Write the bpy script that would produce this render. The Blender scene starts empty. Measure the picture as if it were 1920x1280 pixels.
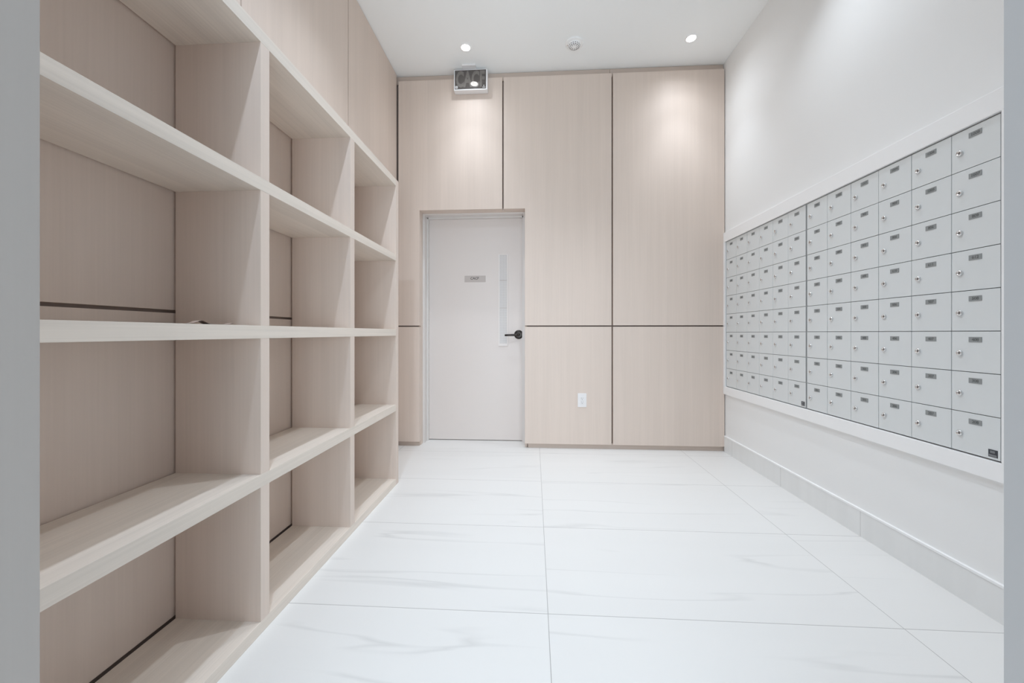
import bpy, bmesh, math, random
from mathutils import Vector, Matrix
random.seed(7)
S = bpy.context.scene
COL = S.collection
PI = math.pi

# ------------------------------------------------------------------ camera
YAW = math.atan(40.9 / 712.0)
cd = bpy.data.cameras.new('camera')
cd.sensor_width = 36.0
cd.lens = 712.0 / 1920.0 * 36.0
cd.shift_y = -16.0 / 1920.0
cd.clip_start = 0.01
cam = bpy.data.objects.new('camera', cd)
cam.location = (0, 0, 1.0)
cam.rotation_euler = (PI / 2, 0, YAW)
COL.objects.link(cam)
S.camera = cam

# ------------------------------------------------------------------ world (dim, cool fill standing in for lobby light)
w = bpy.data.worlds.new('world')
S.world = w
w.use_nodes = True
w.node_tree.nodes['Background'].inputs[0].default_value = (0.76, 0.94, 1.13, 1)
w.node_tree.nodes['Background'].inputs[1].default_value = 0.45

# ------------------------------------------------------------------ exposure
S.view_settings.view_transform = 'Standard'
S.view_settings.look = 'None'
S.view_settings.exposure = 0.17
S.cycles.max_bounces = 16
S.cycles.diffuse_bounces = 12
S.view_settings.gamma = 1.0
S.view_settings.use_curve_mapping = False

# light rig: spots for two visible downlights; the rest unseen, some added only as fill
CEIL = 3.285
LIGHT_XY = [(-0.545, 3.014), (1.219, 3.020), (-0.56, 1.95), (1.22, 1.95), (-0.57, 0.64), (1.22, 0.68), (0.33, 1.83), (0.33, 0.9)]
LOBBY_XY = [(-0.9, -0.75), (0.9, -0.75), (-0.9, -1.95), (0.9, -1.95)]  # unseen lobby spots, added as weak cool fill
WATTS = [27, 27, 33, 25, 60, 4, 74, 2]
LOBBY_WATT = 2.0


# added fill panel behind the viewer, lighting the room through the doorway
al = bpy.data.lights.new('lobby_fill', 'AREA')
al.shape = 'RECTANGLE'
al.size, al.size_y = 2.6, 1.6
al.energy = 84.0
al.color = (0.87, 1.0, 1.10)
ao = bpy.data.objects.new('lobby_fill', al)
ao.location = (0.05, -2.7, 0.92)
ao.rotation_euler = (PI / 2, 0, 0)
COL.objects.link(ao)


def spot(x, y, watt, col, cone=106, tilt=0):
    l = bpy.data.lights.new('downlight_or_fill_beam', 'SPOT')
    l.energy = watt
    l.color = col
    l.spot_size = math.radians(cone)
    l.spot_blend = 1.0
    l.shadow_soft_size = 0.03
    o = bpy.data.objects.new('downlight_or_fill_beam', l)
    o.location = (x, y, CEIL - 0.012)
    o.rotation_euler = (math.radians(tilt), 0, 0)    # tilt added to brighten divider faces and spare the near floor
    COL.objects.link(o)
    return o


# ------------------------------------------------------------------ materials
def newmat(name, base=(0.8, 0.8, 0.8), rough=0.5, metal=0.0, spec=0.5):
    m = bpy.data.materials.new(name)
    m.use_nodes = True
    b = m.node_tree.nodes['Principled BSDF']
    b.inputs['Base Color'].default_value = (*base, 1)
    b.inputs['Roughness'].default_value = rough
    b.inputs['Metallic'].default_value = metal
    b.inputs['Specular IOR Level'].default_value = spec
    return m


class NT:
    def __init__(s, m):
        s.t = m.node_tree
        s.b = s.t.nodes['Principled BSDF']

    def n(s, kind, **k):
        x = s.t.nodes.new(kind)
        for a, v in k.items():
            setattr(x, a, v)
        return x

    def l(s, a, b):
        s.t.links.new(a, b)

    def math(s, op, a, b=None, c=None):
        x = s.n('ShaderNodeMath', operation=op)
        for i, v in enumerate((a, b, c)):
            if v is None:
                continue
            if isinstance(v, (int, float)):
                x.inputs[i].default_value = v
            else:
                s.l(v, x.inputs[i])
        return x.outputs[0]


def speckle(name, base, rough, amp=0.02, scale=8.0, metal=0.0, spec=0.5, bump=0.0, bscale=200.0):
    """plain painted / metal surface with a faint mottling"""
    m = newmat(name, base, rough, metal, spec)
    k = NT(m)
    tc = k.n('ShaderNodeTexCoord')
    nz = k.n('ShaderNodeTexNoise')
    nz.inputs['Scale'].default_value = scale
    nz.inputs['Detail'].default_value = 3
    k.l(tc.outputs['Object'], nz.inputs['Vector'])
    mix = k.n('ShaderNodeMix', data_type='RGBA')
    mix.inputs[6].default_value = (*[c * (1 - amp) for c in base], 1)
    mix.inputs[7].default_value = (*[min(1, c * (1 + amp)) for c in base], 1)
    k.l(nz.outputs['Fac'], mix.inputs[0])
    k.l(mix.outputs[2], k.b.inputs['Base Color'])
    if bump:
        n2 = k.n('ShaderNodeTexNoise')
        n2.inputs['Scale'].default_value = bscale
        k.l(tc.outputs['Object'], n2.inputs['Vector'])
        bp = k.n('ShaderNodeBump')
        bp.inputs['Strength'].default_value = bump
        bp.inputs['Distance'].default_value = 0.001
        k.l(n2.outputs['Fac'], bp.inputs['Height'])
        k.l(bp.outputs[0], k.b.inputs['Normal'])
    return m


def wood(name, dirn, base=(0.70, 0.594, 0.522), amp=0.055, fine=1.0):
    """pale laminate with straight grain running along axis dirn"""
    m = newmat(name, base, 0.5, 0, 0.35)
    k = NT(m)
    tc = k.n('ShaderNodeTexCoord')

    def noise(sc, detail, along):
        mp = k.n('ShaderNodeMapping')
        v = [sc, sc, sc]
        v[dirn] = along
        mp.inputs['Scale'].default_value = v
        k.l(tc.outputs['Object'], mp.inputs['Vector'])
        nz = k.n('ShaderNodeTexNoise')
        nz.inputs['Scale'].default_value = 1.0
        nz.inputs['Detail'].default_value = detail
        nz.inputs['Roughness'].default_value = 0.6
        k.l(mp.outputs[0], nz.inputs['Vector'])
        return nz.outputs['Fac']
    f1 = noise(150 * fine, 3, 2.0)
    f2 = noise(22, 3, 0.7)
    f3 = noise(4, 2, 0.4)
    a = k.math('MULTIPLY_ADD', k.math('SUBTRACT', f1, 0.5), 1.6 * amp, 1.0)
    a = k.math('MULTIPLY_ADD', k.math('SUBTRACT', f2, 0.5), 1.6 * amp, a)
    sp = k.n('ShaderNodeSeparateXYZ')
    k.l(tc.outputs['Object'], sp.inputs[0])
    across = k.math('ADD', sp.outputs[0 if dirn != 0 else 2], k.math('MULTIPLY', sp.outputs[1 if dirn != 1 else 2], 1.0))
    w1 = k.n('ShaderNodeTexWhiteNoise', noise_dimensions='1D')
    k.l(k.math('FLOOR', k.math('DIVIDE', across, 0.118)), w1.inputs['W'])
    w2 = k.n('ShaderNodeTexWhiteNoise', noise_dimensions='1D')
    k.l(k.math('FLOOR', k.math('DIVIDE', across, 0.043)), w2.inputs['W'])
    a = k.math('MULTIPLY_ADD', k.math('SUBTRACT', w1.outputs['Value'], 0.5), 0.5 * amp, a)
    a = k.math('MULTIPLY_ADD', k.math('SUBTRACT', w2.outputs['Value'], 0.5), 0.35 * amp, a)
    a = k.math('MULTIPLY_ADD', k.math('SUBTRACT', f3, 0.5), 1.2 * amp, a)
    sc = k.n('ShaderNodeVectorMath', operation='SCALE')
    sc.inputs[0].default_value = base
    k.l(a, sc.inputs['Scale'])
    k.l(sc.outputs[0], k.b.inputs['Base Color'])
    bp = k.n('ShaderNodeBump')
    bp.inputs['Strength'].default_value = 0.25
    bp.inputs['Distance'].default_value = 0.0006
    k.l(f1, bp.inputs['Height'])
    k.l(bp.outputs[0], k.b.inputs['Normal'])
    return m


def marble_tiles():
    base = (0.775, 0.768, 0.752)
    m = newmat('marble_floor_tiles', base, 0.34, 0, 0.4)
    k = NT(m)
    tc = k.n('ShaderNodeTexCoord')
    sp = k.n('ShaderNodeSeparateXYZ')
    k.l(tc.outputs['Object'], sp.inputs[0])
    u = k.math('DIVIDE', k.math('SUBTRACT', sp.outputs[0], 0.0505), 1.2)
    v = k.math('DIVIDE', k.math('SUBTRACT', sp.outputs[1], 0.147), 0.6052)
    iu, iv = k.math('FLOOR', u), k.math('FLOOR', v)
    fu, fv = k.math('FRACT', u), k.math('FRACT', v)
    ci = k.n('ShaderNodeCombineXYZ')
    k.l(iu, ci.inputs[0]); k.l(iv, ci.inputs[1])
    wn = k.n('ShaderNodeTexWhiteNoise', noise_dimensions='3D')
    k.l(ci.outputs[0], wn.inputs['Vector'])
    cv = k.n('ShaderNodeCombineXYZ')
    k.l(k.math('MULTIPLY', sp.outputs[0], 0.55), cv.inputs[0])
    k.l(k.math('MULTIPLY', sp.outputs[1], 6.0), cv.inputs[1])
    k.l(k.math('MULTIPLY', wn.outputs['Value'], 40.0), cv.inputs[2])
    nz = k.n('ShaderNodeTexNoise')
    nz.inputs['Scale'].default_value = 1.0
    nz.inputs['Detail'].default_value = 3
    nz.inputs['Roughness'].default_value = 0.4
    nz.inputs['Distortion'].default_value = 0.25
    k.l(cv.outputs[0], nz.inputs['Vector'])
    # veins where the noise crosses 0.5
    d = k.math('ABSOLUTE', k.math('SUBTRACT', nz.outputs['Fac'], 0.53))
    vein = k.math('SUBTRACT', 1.0, k.math('MINIMUM', k.math('DIVIDE', d, 0.02), 1.0))
    n2 = k.n('ShaderNodeTexNoise')
    n2.inputs['Scale'].default_value = 1.6
    n2.inputs['Detail'].default_value = 2
    k.l(cv.outputs[0], n2.inputs['Vector'])
    mask = k.math('MULTIPLY', k.math('MAXIMUM', k.math('SUBTRACT', n2.outputs['Fac'], 0.47), 0.0), 6.0)
    mask = k.math('MINIMUM', mask, 1.0)
    vein = k.math('MULTIPLY', vein, mask)
    soft = k.math('MULTIPLY', k.math('SUBTRACT', nz.outputs['Fac'], 0.5), 0.05)
    fac = k.math('ADD', k.math('MULTIPLY_ADD', vein, -0.13, 1.0), soft)
    sc = k.n('ShaderNodeVectorMath', operation='SCALE')
    sc.inputs[0].default_value = base
    k.l(fac, sc.inputs['Scale'])
    # grout: thin grey joint
    gx = k.math('MULTIPLY', k.math('MINIMUM', fu, k.math('SUBTRACT', 1.0, fu)), 1.2)
    gy = k.math('MULTIPLY', k.math('MINIMUM', fv, k.math('SUBTRACT', 1.0, fv)), 0.6052)
    g = k.math('LESS_THAN', k.math('MINIMUM', gx, gy), 0.0012)
    mix = k.n('ShaderNodeMix', data_type='RGBA')
    k.l(g, mix.inputs[0])
    k.l(sc.outputs[0], mix.inputs[6])
    mix.inputs[7].default_value = (0.42, 0.41, 0.40, 1)
    k.l(mix.outputs[2], k.b.inputs['Base Color'])
    return m


def baseboard_tile():
    base = (0.83, 0.84, 0.835)
    m = newmat('baseboard_tile', base, 0.3, 0, 0.4)
    k = NT(m)
    tc = k.n('ShaderNodeTexCoord')
    sp = k.n('ShaderNodeSeparateXYZ')
    k.l(tc.outputs['Object'], sp.inputs[0])
    v = k.math('DIVIDE', k.math('SUBTRACT', sp.outputs[1], 0.147), 0.6052)
    fv = k.math('FRACT', v)
    gy = k.math('MULTIPLY', k.math('MINIMUM', fv, k.math('SUBTRACT', 1.0, fv)), 0.6052)
    g = k.math('LESS_THAN', gy, 0.001)
    mp = k.n('ShaderNodeMapping')
    mp.inputs['Scale'].default_value = (1, 9, 1.2)
    k.l(tc.outputs['Object'], mp.inputs['Vector'])
    nz = k.n('ShaderNodeTexNoise')
    nz.inputs['Scale'].default_value = 1.5
    nz.inputs['Detail'].default_value = 3
    k.l(mp.outputs[0], nz.inputs['Vector'])
    r = k.math('MULTIPLY_ADD', k.math('SUBTRACT', nz.outputs['Fac'], 0.5), 0.12, 1.0)
    sc = k.n('ShaderNodeVectorMath', operation='SCALE')
    sc.inputs[0].default_value = base
    k.l(r, sc.inputs['Scale'])
    mix = k.n('ShaderNodeMix', data_type='RGBA')
    k.l(g, mix.inputs[0])
    k.l(sc.outputs[0], mix.inputs[6])
    mix.inputs[7].default_value = (0.5, 0.5, 0.5, 1)
    k.l(mix.outputs[2], k.b.inputs['Base Color'])
    return m


def wired_glass():
    base = (0.60, 0.57, 0.555)
    m = newmat('wired_glass', base, 0.35, 0, 0.3)
    k = NT(m)
    tc = k.n('ShaderNodeTexCoord')
    sp = k.n('ShaderNodeSeparateXYZ')
    k.l(tc.outputs['Object'], sp.inputs[0])
    def line(o, p, t):
        f = k.math('FRACT', k.math('DIVIDE', o, p))
        return k.math('LESS_THAN', f, t)
    g = k.math('MAXIMUM', line(sp.outputs[0], 0.0125, 0.12), line(sp.outputs[2], 0.0125, 0.12))
    mix = k.n('ShaderNodeMix', data_type='RGBA')
    k.l(g, mix.inputs[0])
    mix.inputs[6].default_value = (*base, 1)
    mix.inputs[7].default_value = (0.86, 0.85, 0.84, 1)
    k.l(mix.outputs[2], k.b.inputs['Base Color'])
    return m


M = {}
M['wood_v'] = wood('pale_laminate_vertical_grain', 2)
M['wood_h'] = wood('pale_laminate_along_grain', 1, (0.74, 0.665, 0.59), 0.13, 1.0)
M['wood_jamb'] = wood('grey_taupe_laminate', 2, (0.42, 0.385, 0.36), 0.03)
M['wood_fill_shade'] = wood('shaded_filler_laminate', 0, (0.56, 0.47, 0.41))  # shade of the recessed top band and plinth put into its colour
M['reveal'] = speckle('dark_reveal', (0.30, 0.24, 0.21), 0.7)
M['gap'] = speckle('black_gap', (0.06, 0.05, 0.045), 0.8)
M['paint'] = speckle('white_wall_paint', (0.88, 0.885, 0.88), 0.6, 0.008, 3, 0, 0.3, 0.1, 300)
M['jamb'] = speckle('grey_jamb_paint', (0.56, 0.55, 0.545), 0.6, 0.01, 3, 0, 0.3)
M['ceil'] = speckle('white_ceiling_paint', (0.925, 0.945, 0.945), 0.75, 0.006, 3, 0, 0.2)
M['trim'] = speckle('white_semi_gloss_trim', (0.93, 0.935, 0.935), 0.35, 0.006, 5, 0, 0.4)
M['floor'] = marble_tiles()
M['base'] = baseboard_tile()
M['door'] = speckle('door_paint_warm_grey', (0.745, 0.685, 0.65), 0.4, 0.012, 2.5, 0, 0.4)
M['frame'] = speckle('door_frame_paint', (0.72, 0.685, 0.66), 0.4, 0.01, 5)
M['glass'] = wired_glass()
M['bronze'] = speckle('dark_bronze_metal', (0.045, 0.038, 0.034), 0.35, 0.1, 60, 0.7)
M['plate'] = speckle('taupe_plate', (0.53, 0.475, 0.445), 0.4, 0.01, 20)
M['ink'] = speckle('dark_lettering', (0.06, 0.055, 0.05), 0.5)
M['alu'] = speckle('silver_painted_metal', (0.745, 0.775, 0.78), 0.38, 0.012, 6, 0.05, 0.5)
M['alu_edge'] = speckle('silver_door_edge', (0.5, 0.52, 0.53), 0.4, 0.01, 6, 0.3)
M['chrome'] = speckle('chrome_lock', (0.80, 0.80, 0.80), 0.2, 0.02, 50, 0.9)
M['num'] = speckle('grey_number_plate', (0.29, 0.305, 0.305), 0.45, 0.03, 200)
M['numink'] = speckle('black_number_ink', (0.13, 0.14, 0.14), 0.5)
M['badge_dark'] = speckle('dark_badge', (0.04, 0.045, 0.055), 0.35)
M['badge_light'] = speckle('grey_badge', (0.2, 0.21, 0.22), 0.35)
M['white_plastic'] = speckle('white_plastic', (0.80, 0.78, 0.775), 0.35, 0.006, 30)
M['slot'] = speckle('dark_slot', (0.12, 0.11, 0.11), 0.6)
M['sign_white'] = speckle('white_sign_housing', (0.83, 0.82, 0.82), 0.35, 0.01, 20)
M['sign_face'] = speckle('smoked_sign_face', (0.085, 0.075, 0.07), 0.03, 0.15, 40, 0.0, 0.8)
M['sign_letter'] = speckle('grey_sign_lettering', (0.19, 0.175, 0.162), 0.05, 0.25, 60)
M['grille'] = speckle('grey_grille_slots', (0.16, 0.16, 0.17), 0.6)
M['amber'] = speckle('amber_lens', (0.62, 0.50, 0.44), 0.3)
M['brown'] = speckle('brown_veneer_scrap', (0.12, 0.075, 0.055), 0.6, 0.3, 80)
M['brown_in'] = speckle('tan_scrap_underside', (0.42, 0.32, 0.27), 0.6, 0.2, 80)
em = bpy.data.materials.new('lit_lens')
em.use_nodes = True
eb = em.node_tree.nodes['Principled BSDF']
eb.inputs['Base Color'].default_value = (0.9, 0.9, 0.9, 1)
eb.inputs['Emission Color'].default_value = (1.0, 0.985, 0.95, 1)
eb.inputs['Emission Strength'].default_value = 14.0
M['lens'] = em


# ------------------------------------------------------------------ mesh helpers
def box(bm, x0, x1, y0, y1, z0, z1, mi=0, bev=0.0):
    r = bmesh.ops.create_cube(bm, size=1.0)
    vs = r['verts']
    for v in vs:
        v.co = Vector((x0 + (v.co.x + .5) * (x1 - x0), y0 + (v.co.y + .5) * (y1 - y0), z0 + (v.co.z + .5) * (z1 - z0)))
    fs = set(f for v in vs for f in v.link_faces)
    for f in fs:
        f.material_index = mi
    if bev:
        es = list(set(e for v in vs for e in v.link_edges))
        rr = bmesh.ops.bevel(bm, geom=es, offset=bev, segments=2, profile=0.5, affect='EDGES')
        for f in rr['faces']:
            f.material_index = mi
    return vs


def prism(bm, pts, axis, a0, a1, mi=0):
    """extrude a 2-D outline along an axis (0,1,2) from a0 to a1"""
    def mk(p, a):
        if axis == 0:
            return (a, p[0], p[1])
        if axis == 1:
            return (p[0], a, p[1])
        return (p[0], p[1], a)
    v0 = [bm.verts.new(mk(p, a0)) for p in pts]
    v1 = [bm.verts.new(mk(p, a1)) for p in pts]
    n = len(pts)
    fs = [bm.faces.new(v0), bm.faces.new(list(reversed(v1)))]
    for i in range(n):
        fs.append(bm.faces.new((v0[i], v0[(i + 1) % n], v1[(i + 1) % n], v1[i])))
    for f in fs:
        f.material_index = mi
    bmesh.ops.recalc_face_normals(bm, faces=fs)
    return v0 + v1


def lathe(bm, prof, center, axis, seg=32, mi=0, smooth=True):
    """prof: list of (radius, height along axis direction)"""
    ax = Vector(axis).normalized()
    t = Vector((0, 0, 1)) if abs(ax.z) < 0.9 else Vector((1, 0, 0))
    a = ax.cross(t).normalized()
    b = ax.cross(a).normalized()
    c = Vector(center)
    rings = []
    for r, h in prof:
        if r < 1e-6:
            rings.append([bm.verts.new(c + ax * h)])
        else:
            rings.append([bm.verts.new(c + ax * h + (a * math.cos(2 * PI * i / seg) + b * math.sin(2 * PI * i / seg)) * r) for i in range(seg)])
    fs = []
    for p, q in zip(rings, rings[1:]):
        for i in range(seg):
            j = (i + 1) % seg
            if len(p) == 1 and len(q) == 1:
                continue
            if len(p) == 1:
                fs.append(bm.faces.new((p[0], q[j], q[i])))
            elif len(q) == 1:
                fs.append(bm.faces.new((p[i], p[j], q[0])))
            else:
                fs.append(bm.faces.new((p[i], p[j], q[j], q[i])))
    for f in fs:
        f.material_index = mi
        f.smooth = smooth
    bmesh.ops.recalc_face_normals(bm, faces=fs)
    return fs


def addtext(bm, s, size, mat4, mi=0, shear=0.0, ext=0.0003, bold=0.0, align='CENTER'):
    c = bpy.data.curves.new('t', 'FONT')
    c.body = s
    c.size = size
    c.align_x = align
    c.align_y = 'CENTER'
    c.extrude = ext
    c.shear = shear
    c.offset = bold
    c.resolution_u = 3
    o = bpy.data.objects.new('t', c)
    COL.objects.link(o)
    dg = bpy.context.evaluated_depsgraph_get()
    me = bpy.data.meshes.new_from_object(o.evaluated_get(dg))
    me.transform(mat4)
    for m_ in (M['slot'], M['slot']):
        me.materials.append(m_)
    me.polygons.foreach_set('material_index', [mi] * len(me.polygons))
    bm.from_mesh(me)
    bpy.data.objects.remove(o)
    bpy.data.curves.remove(c)
    bpy.data.meshes.remove(me)


def obj(name, bm, mats, parent=None, origin=None):
    """link one mesh object; mats a material or a list"""
    me = bpy.data.meshes.new(name)
    if origin is not None:
        bmesh.ops.translate(bm, verts=bm.verts[:], vec=-Vector(origin))
    bm.to_mesh(me)
    bm.free()
    for m in (mats if isinstance(mats, (list, tuple)) else [mats]):
        me.materials.append(m)
    o = bpy.data.objects.new(name, me)
    COL.objects.link(o)
    if origin is not None:
        o.location = origin
    if parent is not None:
        o.parent = parent
        # keep parts in world coordinates
        o.location = Vector(o.location) - world_loc(parent)
    return o


def world_loc(o):
    v = Vector(o.location)
    while o.parent is not None:
        o = o.parent
        v += Vector(o.location)
    return v


def thing(name, label, cat, loc, group=None):
    o = bpy.data.objects.new(name, None)
    o.empty_display_size = 0.05
    COL.objects.link(o)
    o.location = loc
    o['label'] = label
    o['category'] = cat
    if group:
        o['group'] = group
    return o


def struct(name, bm, m, parent=None, label=None, cat=None):
    o = obj(name, bm, m, parent)
    if parent is None:
        o['kind'] = 'structure'
        if label:
            o['label'] = label
        if cat:
            o['category'] = cat
    return o


B = bmesh.new

# ------------------------------------------------------------------ key planes (metres)
XL = -1.212      # face of the wood panelling on the left wall
YB = 3.298       # face of the panelling on the back wall
XR = 1.612       # right wall
YF0, YF1 = 0.24, 0.45   # front wall (doorway the view looks through)
OX0, OX1 = -0.6305, 0.5185  # doorway opening
LY = -2.9        # far end of the lobby behind the camera

# ------------------------------------------------------------------ floor and ceiling
bm = B(); box(bm, -2.6, 2.6, LY - 0.1, 3.72, -0.1, 0.0)
struct('floor', bm, M['floor'], None, 'white large format marble look tile floor with grey veins', 'floor')
bm = B(); box(bm, -2.6, 2.6, LY - 0.1, 3.72, CEIL, CEIL + 0.1)
struct('ceiling', bm, M['ceil'], None, 'flat white ceiling with round recessed lights', 'ceiling')

# ------------------------------------------------------------------ back wall: dark backing + panels standing off it
DX0, DX1, DZ = -1.0078, -0.0766, 2.0810     # door opening in the panelling
bm = B()
box(bm, -1.40, DX0 - 0.019, YB + 0.0455, 3.70, 0.0, CEIL)
box(bm, DX1 + 0.019, 1.80, YB + 0.0455, 3.70, 0.0, CEIL)
box(bm, DX0 - 0.019, DX1 + 0.019, YB + 0.0455, 3.70, DZ + 0.019, CEIL)
box(bm, DX0 - 0.019, DX1 + 0.019, 3.62, 3.70, 0.0, DZ + 0.019)
wb = struct('wall_back', bm, M['reveal'], None, 'back wall clad in pale wood panels with dark reveal joints', 'wall')
PT, PB = 3.2255, 0.041       # panel top and bottom
ZJ0, ZJ1 = 1.0540, 1.0650     # horizontal joint
XA, XB_, G = -0.2686, 0.6711, 0.0065


def panel_poly(pts):
    b = B()
    prism(b, pts, 1, YB, YB + 0.0450)
    return b


pl = XL + 0.016
obj('wood_panel', panel_poly([(pl, ZJ1), (DX0, ZJ1), (DX0, DZ), (XA - G, DZ), (XA - G, PT), (pl, PT)]), M['wood_v'], wb)
obj('wood_panel', panel_poly([(XA + G, DZ), (DX1, DZ), (DX1, ZJ1), (XB_ - G, ZJ1), (XB_ - G, PT), (XA + G, PT)]), M['wood_v'], wb)
for (x0, x1, z0, z1) in ((XB_ + G, XR - 0.008, ZJ1, PT), (pl, DX0, PB, ZJ0), (DX1, XB_ - G, PB, ZJ0), (XB_ + G, XR - 0.008, PB, ZJ0)):
    bm = B(); box(bm, x0, x1, YB, YB + 0.0450, z0, z1)
    obj('wood_panel', bm, M['wood_v'], wb)
# recessed filler strip under the ceiling
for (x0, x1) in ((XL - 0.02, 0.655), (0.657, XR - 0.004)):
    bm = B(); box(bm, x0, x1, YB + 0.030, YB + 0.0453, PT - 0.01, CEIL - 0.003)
    obj('top_filler', bm, M['wood_fill_shade'], wb)
# recessed plinth
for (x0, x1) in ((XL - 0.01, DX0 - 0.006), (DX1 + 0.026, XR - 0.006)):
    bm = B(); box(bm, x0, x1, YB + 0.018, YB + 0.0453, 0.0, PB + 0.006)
    obj('toe_kick', bm, M['wood_fill_shade'], wb)
# wooden returns into the doorway
bm = B()
box(bm, DX0 - 0.018, DX0, YB + 0.0453, 3.40, 0.0, DZ + 0.018)
box(bm, DX1, DX1 + 0.018, YB + 0.0453, 3.40, 0.0, DZ + 0.018)
box(bm, DX0, DX1, YB + 0.0453, 3.40, DZ, DZ + 0.018)
obj('door_return', bm, M['wood_v'], wb)

# ------------------------------------------------------------------ left wall: panels behind the shelving
bm = B(); box(bm, -1.40, XL - 0.018, 0.20, YB + 0.0455, 0.0, CEIL)
wl = struct('wall_left', bm, M['reveal'], None, 'left wall clad in tall pale wood panels behind the shelving', 'wall')
seams = [0.20, 0.596, 1.5077, 2.419, YB + 0.001]
for a, b_ in zip(seams, seams[1:]):
    for z0, z1 in ((0.046, 1.0665), (1.0775, CEIL - 0.005)):
        bm = B(); box(bm, XL - 0.0175, XL, a + 0.004, b_ - 0.004, z0, z1)
        obj('wood_panel', bm, M['wood_v'], wl)

# ------------------------------------------------------------------ right wall
bm = B(); box(bm, XR, 1.80, 0.20, 3.70, 0.0, CEIL)
struct('wall_right', bm, M['paint'], None, 'smooth white painted wall holding the mailboxes', 'wall')
bm = B(); box(bm, 1.603, XR + 0.001, YF1, YB + 0.005, 0.0, 0.1245)
struct('baseboard_right', bm, M['base'], None, 'pale tile baseboard along the white wall', 'baseboard')
bm = B(); box(bm, 1.6005, XR + 0.001, YF1, YB + 0.005, 0.1246, 0.1345, 0, 0.001)
struct('trim_2', bm, M['trim'], None, 'thin white edge strip along top of tile baseboard', 'trim')

# ------------------------------------------------------------------ front wall with the doorway, lobby shell
bm = B()
box(bm, -1.40, OX0 - 0.02, YF0, YF1, 0.0, CEIL)
box(bm, OX1, 1.80, YF0, YF1, 0.0, CEIL)
struct('wall_front', bm, M['jamb'], None, 'grey painted wall edge at right of the doorway', 'wall')
bm = B(); box(bm, OX0 - 0.0195, OX0, YF0 - 0.01, YF1, 0.0, CEIL - 0.0005)
struct('trim_3', bm, M['wood_jamb'], None, 'pale wood lining of the doorway at left', 'trim')

# ------------------------------------------------------------------ downlights
downs = []


def downlight(x, y, label, group=None):
    t = thing('downlight', label, 'ceiling light', (x, y, CEIL), group)
    b = B()
    lathe(b, [(0.0345, 0.0), (0.0345, 0.0028), (0.0375, 0.0042), (0.046, 0.0036), (0.0495, 0.0)], (x, y, CEIL), (0, 0, -1), 40)
    obj('trim_ring', b, M['trim'], t)
    b = B()
    lathe(b, [(0.0, 0.0026), (0.03, 0.0026), (0.0344, 0.0012), (0.0344, 0.0)], (x, y, CEIL), (0, 0, -1), 40)
    obj('lens', b, M['lens'], t)
    return t


downlight(*LIGHT_XY[0], 'round recessed ceiling light above the CACF sign')
downlight(*LIGHT_XY[1], 'round recessed ceiling light near the white wall corner')
for i, (x, y) in enumerate(LIGHT_XY):
    spot(x, y, WATTS[i], (0.925, 1.012, 1.105) if i in (0, 1, 2, 3, 6) else (0.84, 1.0, 1.20), 72 if i < 2 else 106, 24 if i == 4 else 0)
for (x, y) in LIGHT_XY[:2]:
    spot(x, y, 6.5, (0.93, 1.005, 1.09), 152)      # wide spill of the same two fittings
    spot(x, y, 9.0, (0.93, 1.005, 1.09), 112)
for (x, y) in LOBBY_XY:
    spot(x, y, LOBBY_WATT, (0.86, 1.0, 1.16))

# ------------------------------------------------------------------ door
YD = 3.515
bm = B(); box(bm, -1.003, -0.060, YD, YD + 0.045, 0.006, 2.079, 0, 0.001)
dr = struct('door_1', bm, M['door'], None, 'pale grey flush door with narrow wired glass window', 'door')
# stepped metal frame
bm = B()
for sx, x in ((1, DX0), (-1, DX1)):
    prism(bm, [(x, 3.40), (x + sx * 0.018, 3.40), (x + sx * 0.018, 3.475), (x + sx * 0.030, 3.475), (x + sx * 0.030, YD - 0.002),
               (x + sx * 0.006, YD - 0.002), (x + sx * 0.006, YD + 0.06), (x, YD + 0.06)][::1], 2, 0.0, DZ)
prism(bm, [(3.40, DZ), (3.40, DZ - 0.012), (3.475, DZ - 0.012), (3.475, DZ - 0.022), (YD - 0.002, DZ - 0.022), (YD - 0.002, DZ - 0.004), (YD + 0.06, DZ - 0.004), (YD + 0.06, DZ)],
      0, DX0 + 0.018, DX1 - 0.018)
obj('door_frame', bm, M['frame'], dr)
# window
wx0, wx1, wz0, wz1 = -0.3290, -0.2390, 0.879, 1.733
bm = B()
for (a, b_, c, d) in ((wx0, wx0 + 0.013, wz0, wz1), (wx1 - 0.010, wx1, wz0, wz1), (wx0 + 0.013, wx1 - 0.010, wz1 - 0.010, wz1), (wx0 + 0.013, wx1 - 0.010, wz0, wz0 + 0.024)):
    box(bm, a, b_, YD - 0.007, YD + 0.001, c, d, 0, 0.001)
wf = obj('window_frame', bm, speckle('window_frame_paint', (0.80, 0.75, 0.72), 0.45, 0.01, 5), dr)
wf['label'] = 'slightly lighter narrow window frame'
bm = B(); box(bm, wx0 + 0.0125, wx1 - 0.0095, YD - 0.0015, YD - 0.0002, wz0 + 0.0235, wz1 - 0.0095)
obj('glass_pane', bm, M['glass'], dr)
for z in (1.487, 1.231):
    bm = B(); box(bm, wx0 + 0.0125, wx1 - 0.0095, YD - 0.0032, YD - 0.0017, z - 0.0025, z + 0.0025)
    obj('glazing_bar', bm, M['plate'], dr)
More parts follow.
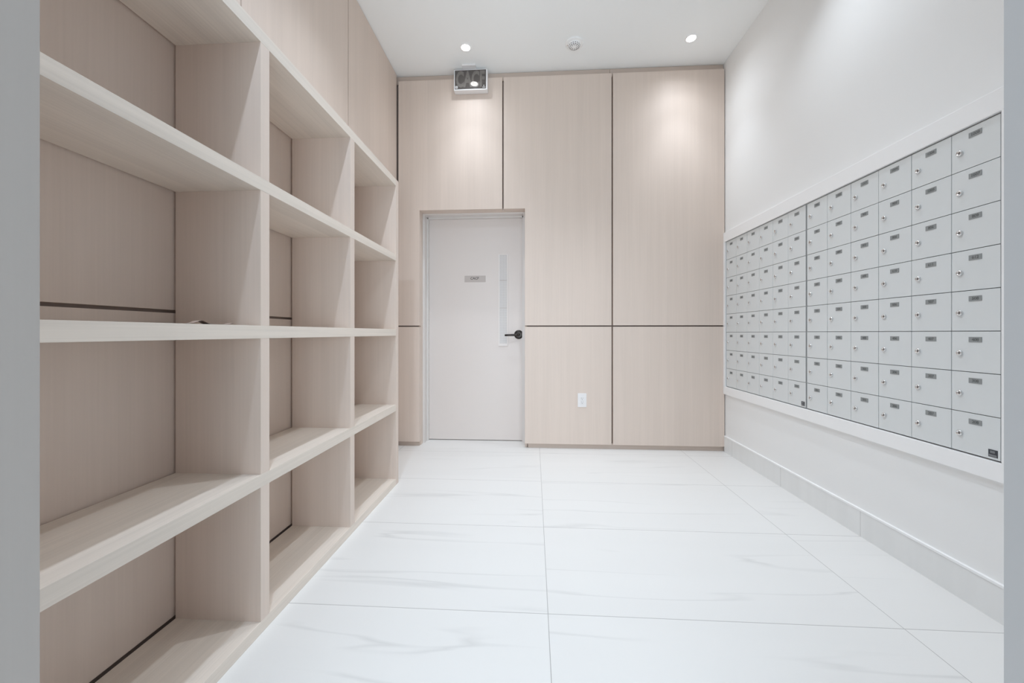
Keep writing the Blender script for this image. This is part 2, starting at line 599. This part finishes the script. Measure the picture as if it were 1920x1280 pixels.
# lever handle
hx, hz = -0.1400, 0.985
bm = B()
lathe(bm, [(0.0, 0.010), (0.018, 0.010), (0.030, 0.0085), (0.0395, 0.006), (0.042, 0.0)], (hx, YD, hz), (0, -1, 0), 40)
lathe(bm, [(0.014, 0.009), (0.0125, 0.02), (0.0125, 0.052), (0.010, 0.056), (0.0, 0.057)], (hx, YD, hz), (0, -1, 0), 24)
hd = obj('door_handle', bm, M['bronze'], dr)
bm = B()
n = 10
rings = []
for i in range(n + 1):
    t = i / n
    x = hx + 0.008 - t * 0.135
    hh = 0.0115 - 0.003 * t
    dd = 0.0065 - 0.0015 * t
    yy = YD - 0.047 + 0.004 * math.sin(t * PI) + (0.010 * max(0, t - 0.85) / 0.15)
    zz = hz - 0.002 - 0.004 * t
    rings.append([bm.verts.new((x, yy + dd * math.cos(a), zz + hh * math.sin(a))) for a in [2 * PI * k / 16 for k in range(16)]])
for p, q in zip(rings, rings[1:]):
    for i in range(16):
        f = bm.faces.new((p[i], p[(i + 1) % 16], q[(i + 1) % 16], q[i])); f.smooth = True
bm.faces.new(rings[0]); bm.faces.new(rings[-1][::-1])
bmesh.ops.recalc_face_normals(bm, faces=bm.faces[:])
obj('lever', bm, M['bronze'], hd)
# name plate
bm = B()
px0, px1, pz0, pz1 = -0.6450, -0.4480, 1.474, 1.533
box(bm, px0, px1, YD - 0.003, YD - 0.0002, pz0, pz1, 0, 0.0007)
R_back = Matrix.Rotation(PI / 2, 4, 'X')
addtext(bm, 'CACF', 0.031, Matrix.Translation(((px0 + px1) / 2 - 0.006, YD - 0.0032, 1.5075)) @ R_back, 1, 0.18, 0.0003, 0.0006)
for i in range(9):     # raised dots below the word
    if i % 4 != 3:
        box(bm, -0.576 + i * 0.0065, -0.573 + i * 0.0065, YD - 0.0042, YD - 0.0028, 1.485, 1.488, 0)
obj('name_plate', bm, [M['plate'], M['ink']], dr)

# ------------------------------------------------------------------ hanging sign
sx0, sx1, sz0, sz1, sy0, sy1 = -0.6885, -0.3970, 3.0875, 3.266, 3.238, 3.296
sg = thing('hanging_sign', 'white framed smoked CACF sign box hanging under the ceiling above the door', 'sign', ((sx0 + sx1) / 2, 3.267, CEIL))
bm = B(); box(bm, sx0, sx1, sy0, sy1, sz0, sz1, 0, 0.003)
obj('housing', bm, M['sign_white'], sg)
fx0, fx1, fz0, fz1 = sx0 + 0.0095, sx1 - 0.0125, sz0 + 0.0095, sz1 - 0.0085
bm = B()
box(bm, fx0, fx1, sy0 - 0.0022, sy0 + 0.001, fz0, fz1)
obj('face_panel', bm, M['sign_face'], sg)
bm = B()
addtext(bm, 'CACF', 0.158, Matrix.Translation(((fx0 + fx1) / 2, sy0 - 0.0026, (fz0 + fz1) / 2 - 0.004)) @ R_back @ Matrix.Diagonal((0.62, 1.16, 1, 1)), 0, 0, 0.0003, 0.006)
obj('lettering', bm, M['sign_letter'], sg)
bm = B()
box(bm, fx0 + 0.005, fx0 + 0.025, sy0 - 0.0028, sy0 - 0.002, fz0 + 0.006, fz0 + 0.026)
box(bm, fx0 + 0.009, fx0 + 0.013, sy0 - 0.0032, sy0 - 0.0026, fz0 + 0.010, fz0 + 0.022, 1)
box(bm, fx0 + 0.017, fx0 + 0.021, sy0 - 0.0032, sy0 - 0.0026, fz0 + 0.010, fz0 + 0.022, 1)
obj('approval_mark', bm, [M['sign_white'], M['sign_face']], sg)
bm = B()
lathe(bm, [(0, 0.003), (0.005, 0.003), (0.005, 0.002)], (fx1 - 0.018, sy0, fz0 + 0.024), (0, -1, 0), 16)
box(bm, fx1 - 0.030, fx1 - 0.006, sy0 - 0.0028, sy0 - 0.002, fz0 + 0.008, fz0 + 0.012)
obj('approval_mark', bm, M['sign_white'], sg)
bm = B(); box(bm, -0.6120, -0.4960, 3.196, 3.300, CEIL - 0.015, CEIL - 0.0002, 0, 0.003)
obj('ceiling_canopy', bm, M['sign_white'], sg)

# ------------------------------------------------------------------ ceiling detector
dx, dy = 0.319, 3.018
dt = thing('smoke_detector', 'round white detector with grey slots on the ceiling between the lights', 'smoke detector', (dx, dy, CEIL))
bm = B(); lathe(bm, [(0.069, 0.0), (0.069, 0.006), (0.064, 0.010), (0.060, 0.011), (0, 0.011)], (dx, dy, CEIL), (0, 0, -1), 48)
obj('base_plate', bm, M['trim'], dt)
bm = B(); lathe(bm, [(0.046, 0.010), (0.045, 0.020), (0.040, 0.026), (0.030, 0.029), (0, 0.030)], (dx, dy, CEIL), (0, 0, -1), 48)
obj('sensor_head', bm, M['trim'], dt)
bm = B()
for r_, k_ in ((0.034, 13), (0.022, 8), (0.0425, 16)):
    for i in range(k_):
        a = 2 * PI * i / k_ + r_ * 30
        cx, cy = dx + r_ * math.cos(a), dy + r_ * math.sin(a)
        h = 0.0285 if r_ < 0.04 else 0.022
        vs = box(bm, cx - 0.0018, cx + 0.0018, cy - 0.0036, cy + 0.0036, CEIL - h - 0.0028, CEIL - h + 0.003)
        bmesh.ops.rotate(bm, cent=(cx, cy, 0), matrix=Matrix.Rotation(a, 3, 'Z'), verts=vs)
obj('grille_slots', bm, M['grille'], dt)
bm = B(); lathe(bm, [(0.004, 0.010), (0.004, 0.013), (0.0, 0.0145)], (dx - 0.054, dy + 0.006, CEIL), (0, 0, -1), 16)
obj('indicator', bm, M['amber'], dt)

# ------------------------------------------------------------------ outlet
ox, oz = 0.4144, 0.4224
ot = thing('power_outlet', 'white duplex power outlet on the pale wood panel right of the door', 'outlet', (ox, YB, oz))
bm = B(); box(bm, ox - 0.0375, ox + 0.0375, YB - 0.0065, YB - 0.0002, oz - 0.0595, oz + 0.0595, 0, 0.0025)
obj('cover_plate', bm, M['white_plastic'], ot)
for s in (1, -1):
    cz = oz - 0.002 + s * 0.0165
    bm = B(); box(bm, ox - 0.0165, ox + 0.0165, YB - 0.0082, YB - 0.0060, cz - 0.0155, cz + 0.0155, 0, 0.002)
    so = obj('socket', bm, M['white_plastic'], ot)
    bm = B()
    box(bm, ox - 0.0075, ox - 0.0055, YB - 0.0088, YB - 0.0078, cz - 0.001, cz + 0.008)
    box(bm, ox + 0.0055, ox + 0.0075, YB - 0.0088, YB - 0.0078, cz + 0.0, cz + 0.007)
    lathe(bm, [(0, 0.0088), (0.0026, 0.0088), (0.0026, 0.0078)], (ox, YB, cz - 0.008), (0, -1, 0), 12)
    obj('slots', bm, M['slot'], so)

# ------------------------------------------------------------------ shelving unit
SX0, SX1 = -1.204, -0.905
YN, YE = 0.590, 2.4950
sh = thing('shelving_unit', 'pale wood open shelving unit with square compartments along the left wall', 'shelves', (-1.05, (YN + YE) / 2, 0))
SH = [(0.0, 0.040), (0.487, 0.5295), (0.982, 1.0245), (1.4745, 1.5165), (1.967, 2.0115)]
DV = [(1.211, 1.2525), (1.828, 1.8715)]
EP = [(YN, YN + 0.042), (2.4500, YE)]
for i, (z0, z1) in enumerate(SH):
    bm = B(); box(bm, SX0, SX1, EP[0][1], EP[1][0], z0, z1, 0, 0.0006)
    obj('shelf', bm, M['wood_h'], sh)
for (y0, y1) in EP:
    bm = B(); box(bm, SX0, SX1, y0, y1, 0.0, SH[-1][1], 0, 0.0006)
    obj('end_panel', bm, M['wood_v'], sh)
for (y0, y1) in DV:
    for (a, b_) in zip(SH, SH[1:]):
        bm = B(); box(bm, SX0, SX1 - 0.0003, y0, y1, a[1], b_[0], 0, 0.0004)
        obj('divider', bm, M['wood_v'], sh)

# curled scrap lying on the middle shelf
bm = B()
ztop = SH[2][1]
rows = []
nseg = 28
for i in range(nseg + 1):
    t = i / nseg
    y = 0.955 + t * 0.150
    z = ztop + 0.0012 + 0.0085 * math.exp(-((t - 0.22) / 0.11) ** 2) + (0.0045 * max(0, (t - 0.9)) / 0.1)
    x = -0.921 + 0.006 * math.sin(t * 6)
    wv = 0.011
    rows.append([(x - wv, y + 0.002, z - 0.0004), (x + wv, y - 0.002, z)])
up = [[bm.verts.new(p) for p in r] for r in rows]
dn = [[bm.verts.new((p[0], p[1], p[2] - 0.0010)) for p in r] for r in rows]
for i in range(nseg):
    f = bm.faces.new((up[i][0], up[i][1], up[i + 1][1], up[i + 1][0])); f.material_index = 1
    bm.faces.new((dn[i][1], dn[i][0], dn[i + 1][0], dn[i + 1][1]))
    bm.faces.new((up[i][1], dn[i][1], dn[i + 1][1], up[i + 1][1]))
    bm.faces.new((dn[i][0], up[i][0], up[i + 1][0], dn[i + 1][0]))
bm.faces.new((up[0][0], dn[0][0], dn[0][1], up[0][1]))
bm.faces.new((up[-1][1], dn[-1][1], dn[-1][0], up[-1][0]))
sc = obj('veneer_scrap', bm, [M['brown'], M['brown_in']], None, (-0.92, 1.03, ztop))
sc['label'] = 'thin curled brown scrap lying on the middle shelf'
sc['category'] = 'scrap'

# ------------------------------------------------------------------ mailboxes
TX = 1.594        # face of white surround
MX = 1.6020       # face of the metal doors
MZ1, MZ0 = 1.7565, 0.5565
YM = [(2.3340, 3.2655), (1.3960, 2.3290)]     # far bank, near bank
FZ1, FZ0 = 1.8405, 0.4870
bm = B()
ys0, ys1 = 1.318, YB - 0.001
prof = 0.0015
box(bm, TX, XR - 0.0002, ys0, ys1, MZ1 + 0.004, FZ1, 0, prof)
box(bm, TX, XR - 0.0002, ys0, ys1, FZ0, MZ0 - 0.004, 0, prof)
box(bm, TX, XR - 0.0002, YM[0][1] + 0.004, ys1, MZ0 - 0.004, MZ1 + 0.004, 0, 0)
box(bm, TX, XR - 0.0002, ys0, YM[1][0] - 0.006, MZ0 - 0.004, MZ1 + 0.004, 0, 0)
struct('trim_1', bm, M['trim'], None, 'wide white surround framing the wall of mailboxes', 'trim')

NR = 8
rh = (MZ1 - MZ0) / NR
R_right = Matrix.Rotation(-PI / 2, 4, 'Z') @ Matrix.Rotation(PI / 2, 4, 'X')   # text reads left to right seen from the room
near_first = {0: ['1001', '1002', '1003', '1004', '1006', '1008'], 1: ['901', '902', '903', '904', '1005', '1007'],
              2: ['803', '804', '805', '806', '806', '809'], 3: ['603', '604', '605', '610', '611', '612'],
              4: ['503', '504', '505', '506', '507', '508'], 5: ['403', '404', '405', '406', '407', '408'],
              6: ['303', '304', '305', '306', '307', '308'], 7: ['203', '204', '205', '206', '207', '208']}
labels_bank = ('silver bank of 48 small locked mailboxes nearest the wood panelled back wall',
               'silver bank of 48 small locked mailboxes nearest the viewer and doorway')
for bi, (ya, yb) in enumerate(YM):
    bank = thing('mailbox_bank', labels_bank[bi], 'mailboxes', (XR, (ya + yb) / 2, MZ0), 'banks of locked mailboxes in the white wall')
    bm = B(); box(bm, MX + 0.0075, XR - 0.0003, ya - 0.0015, yb + 0.0015, MZ0 - 0.003, MZ1 + 0.003)
    obj('cabinet_body', bm, M['slot'], bank)
    # slim rim of the bank, visible round the doors
    for (a, b_, c, d) in ((ya, ya + 0.0022, MZ0, MZ1), (yb - 0.0022, yb, MZ0, MZ1)):
        bm = B(); box(bm, MX - 0.0005, MX + 0.0075, a, b_, c, d)
        obj('rim', bm, M['alu_edge'], bank)
    cw = (yb - ya - 0.006) / 6
    for r in range(NR):
        zt = MZ1 - r * rh - 0.0013
        zb = MZ1 - (r + 1) * rh + 0.0013
        for c in range(6):
            # c = 0 is the far column
            y1 = yb - 0.003 - c * cw - 0.0011
            y0 = yb - 0.003 - (c + 1) * cw + 0.0011
            b = B()
            jit = random.uniform(-0.0003, 0.0003)
            box(b, MX + jit, MX + 0.007, y0, y1, zb, zt, 0, 0.0008)
            d_ = obj('mailbox_door', b, M['alu'], bank, (MX, (y0 + y1) / 2, zb))
            # number plate
            yc = (y0 + y1) / 2 - 0.002
            b = B()
            box(b, MX - 0.0014, MX - 0.0003, yc - 0.0205, yc + 0.0205, zt - 0.0390, zt - 0.0200, 0, 0.0004)
            txt = near_first[r][c] if bi == 1 else str((9 - r) * 100 + 9 + c)
            addtext(b, txt, 0.0145, Matrix.Translation((MX - 0.0016, yc - 0.001, zt - 0.0297)) @ R_right, 1, 0, 0.0002, 0.0004)
            obj('number_plate', b, [M['num'], M['numink']], d_)
            # cam lock
            yk, zk = y1 - 0.0285, zt - 0.0800
            b = B()
            lathe(b, [(0.0105, 0.0), (0.0105, 0.0034), (0.0088, 0.0060), (0.0064, 0.0066), (0.0058, 0.0052), (0.0, 0.0048)], (MX - 0.0004, yk, zk), (-1, 0, 0), 24)
            box(b, MX - 0.0060, MX - 0.0044, yk - 0.0007, yk + 0.0007, zk - 0.0035, zk + 0.0035, 1)
            obj('lock', b, [M['chrome'], M['slot']], d_)
            if r == NR - 1 and c == 5:
                b = B()
                box(b, MX - 0.0013, MX - 0.0003, y0 + 0.007, y0 + 0.034, zb + 0.008, zb + 0.034, 0, 0.0003)
                box(b, MX - 0.0018, MX - 0.0012, y0 + 0.009, y0 + 0.032, zb + 0.010, zb + 0.017, 1)
                box(b, MX - 0.0018, MX - 0.0012, y0 + 0.014, y0 + 0.028, zb + 0.022, zb + 0.030, 1)
                obj('maker_badge', b, [M['badge_dark'], M['badge_light']], d_)
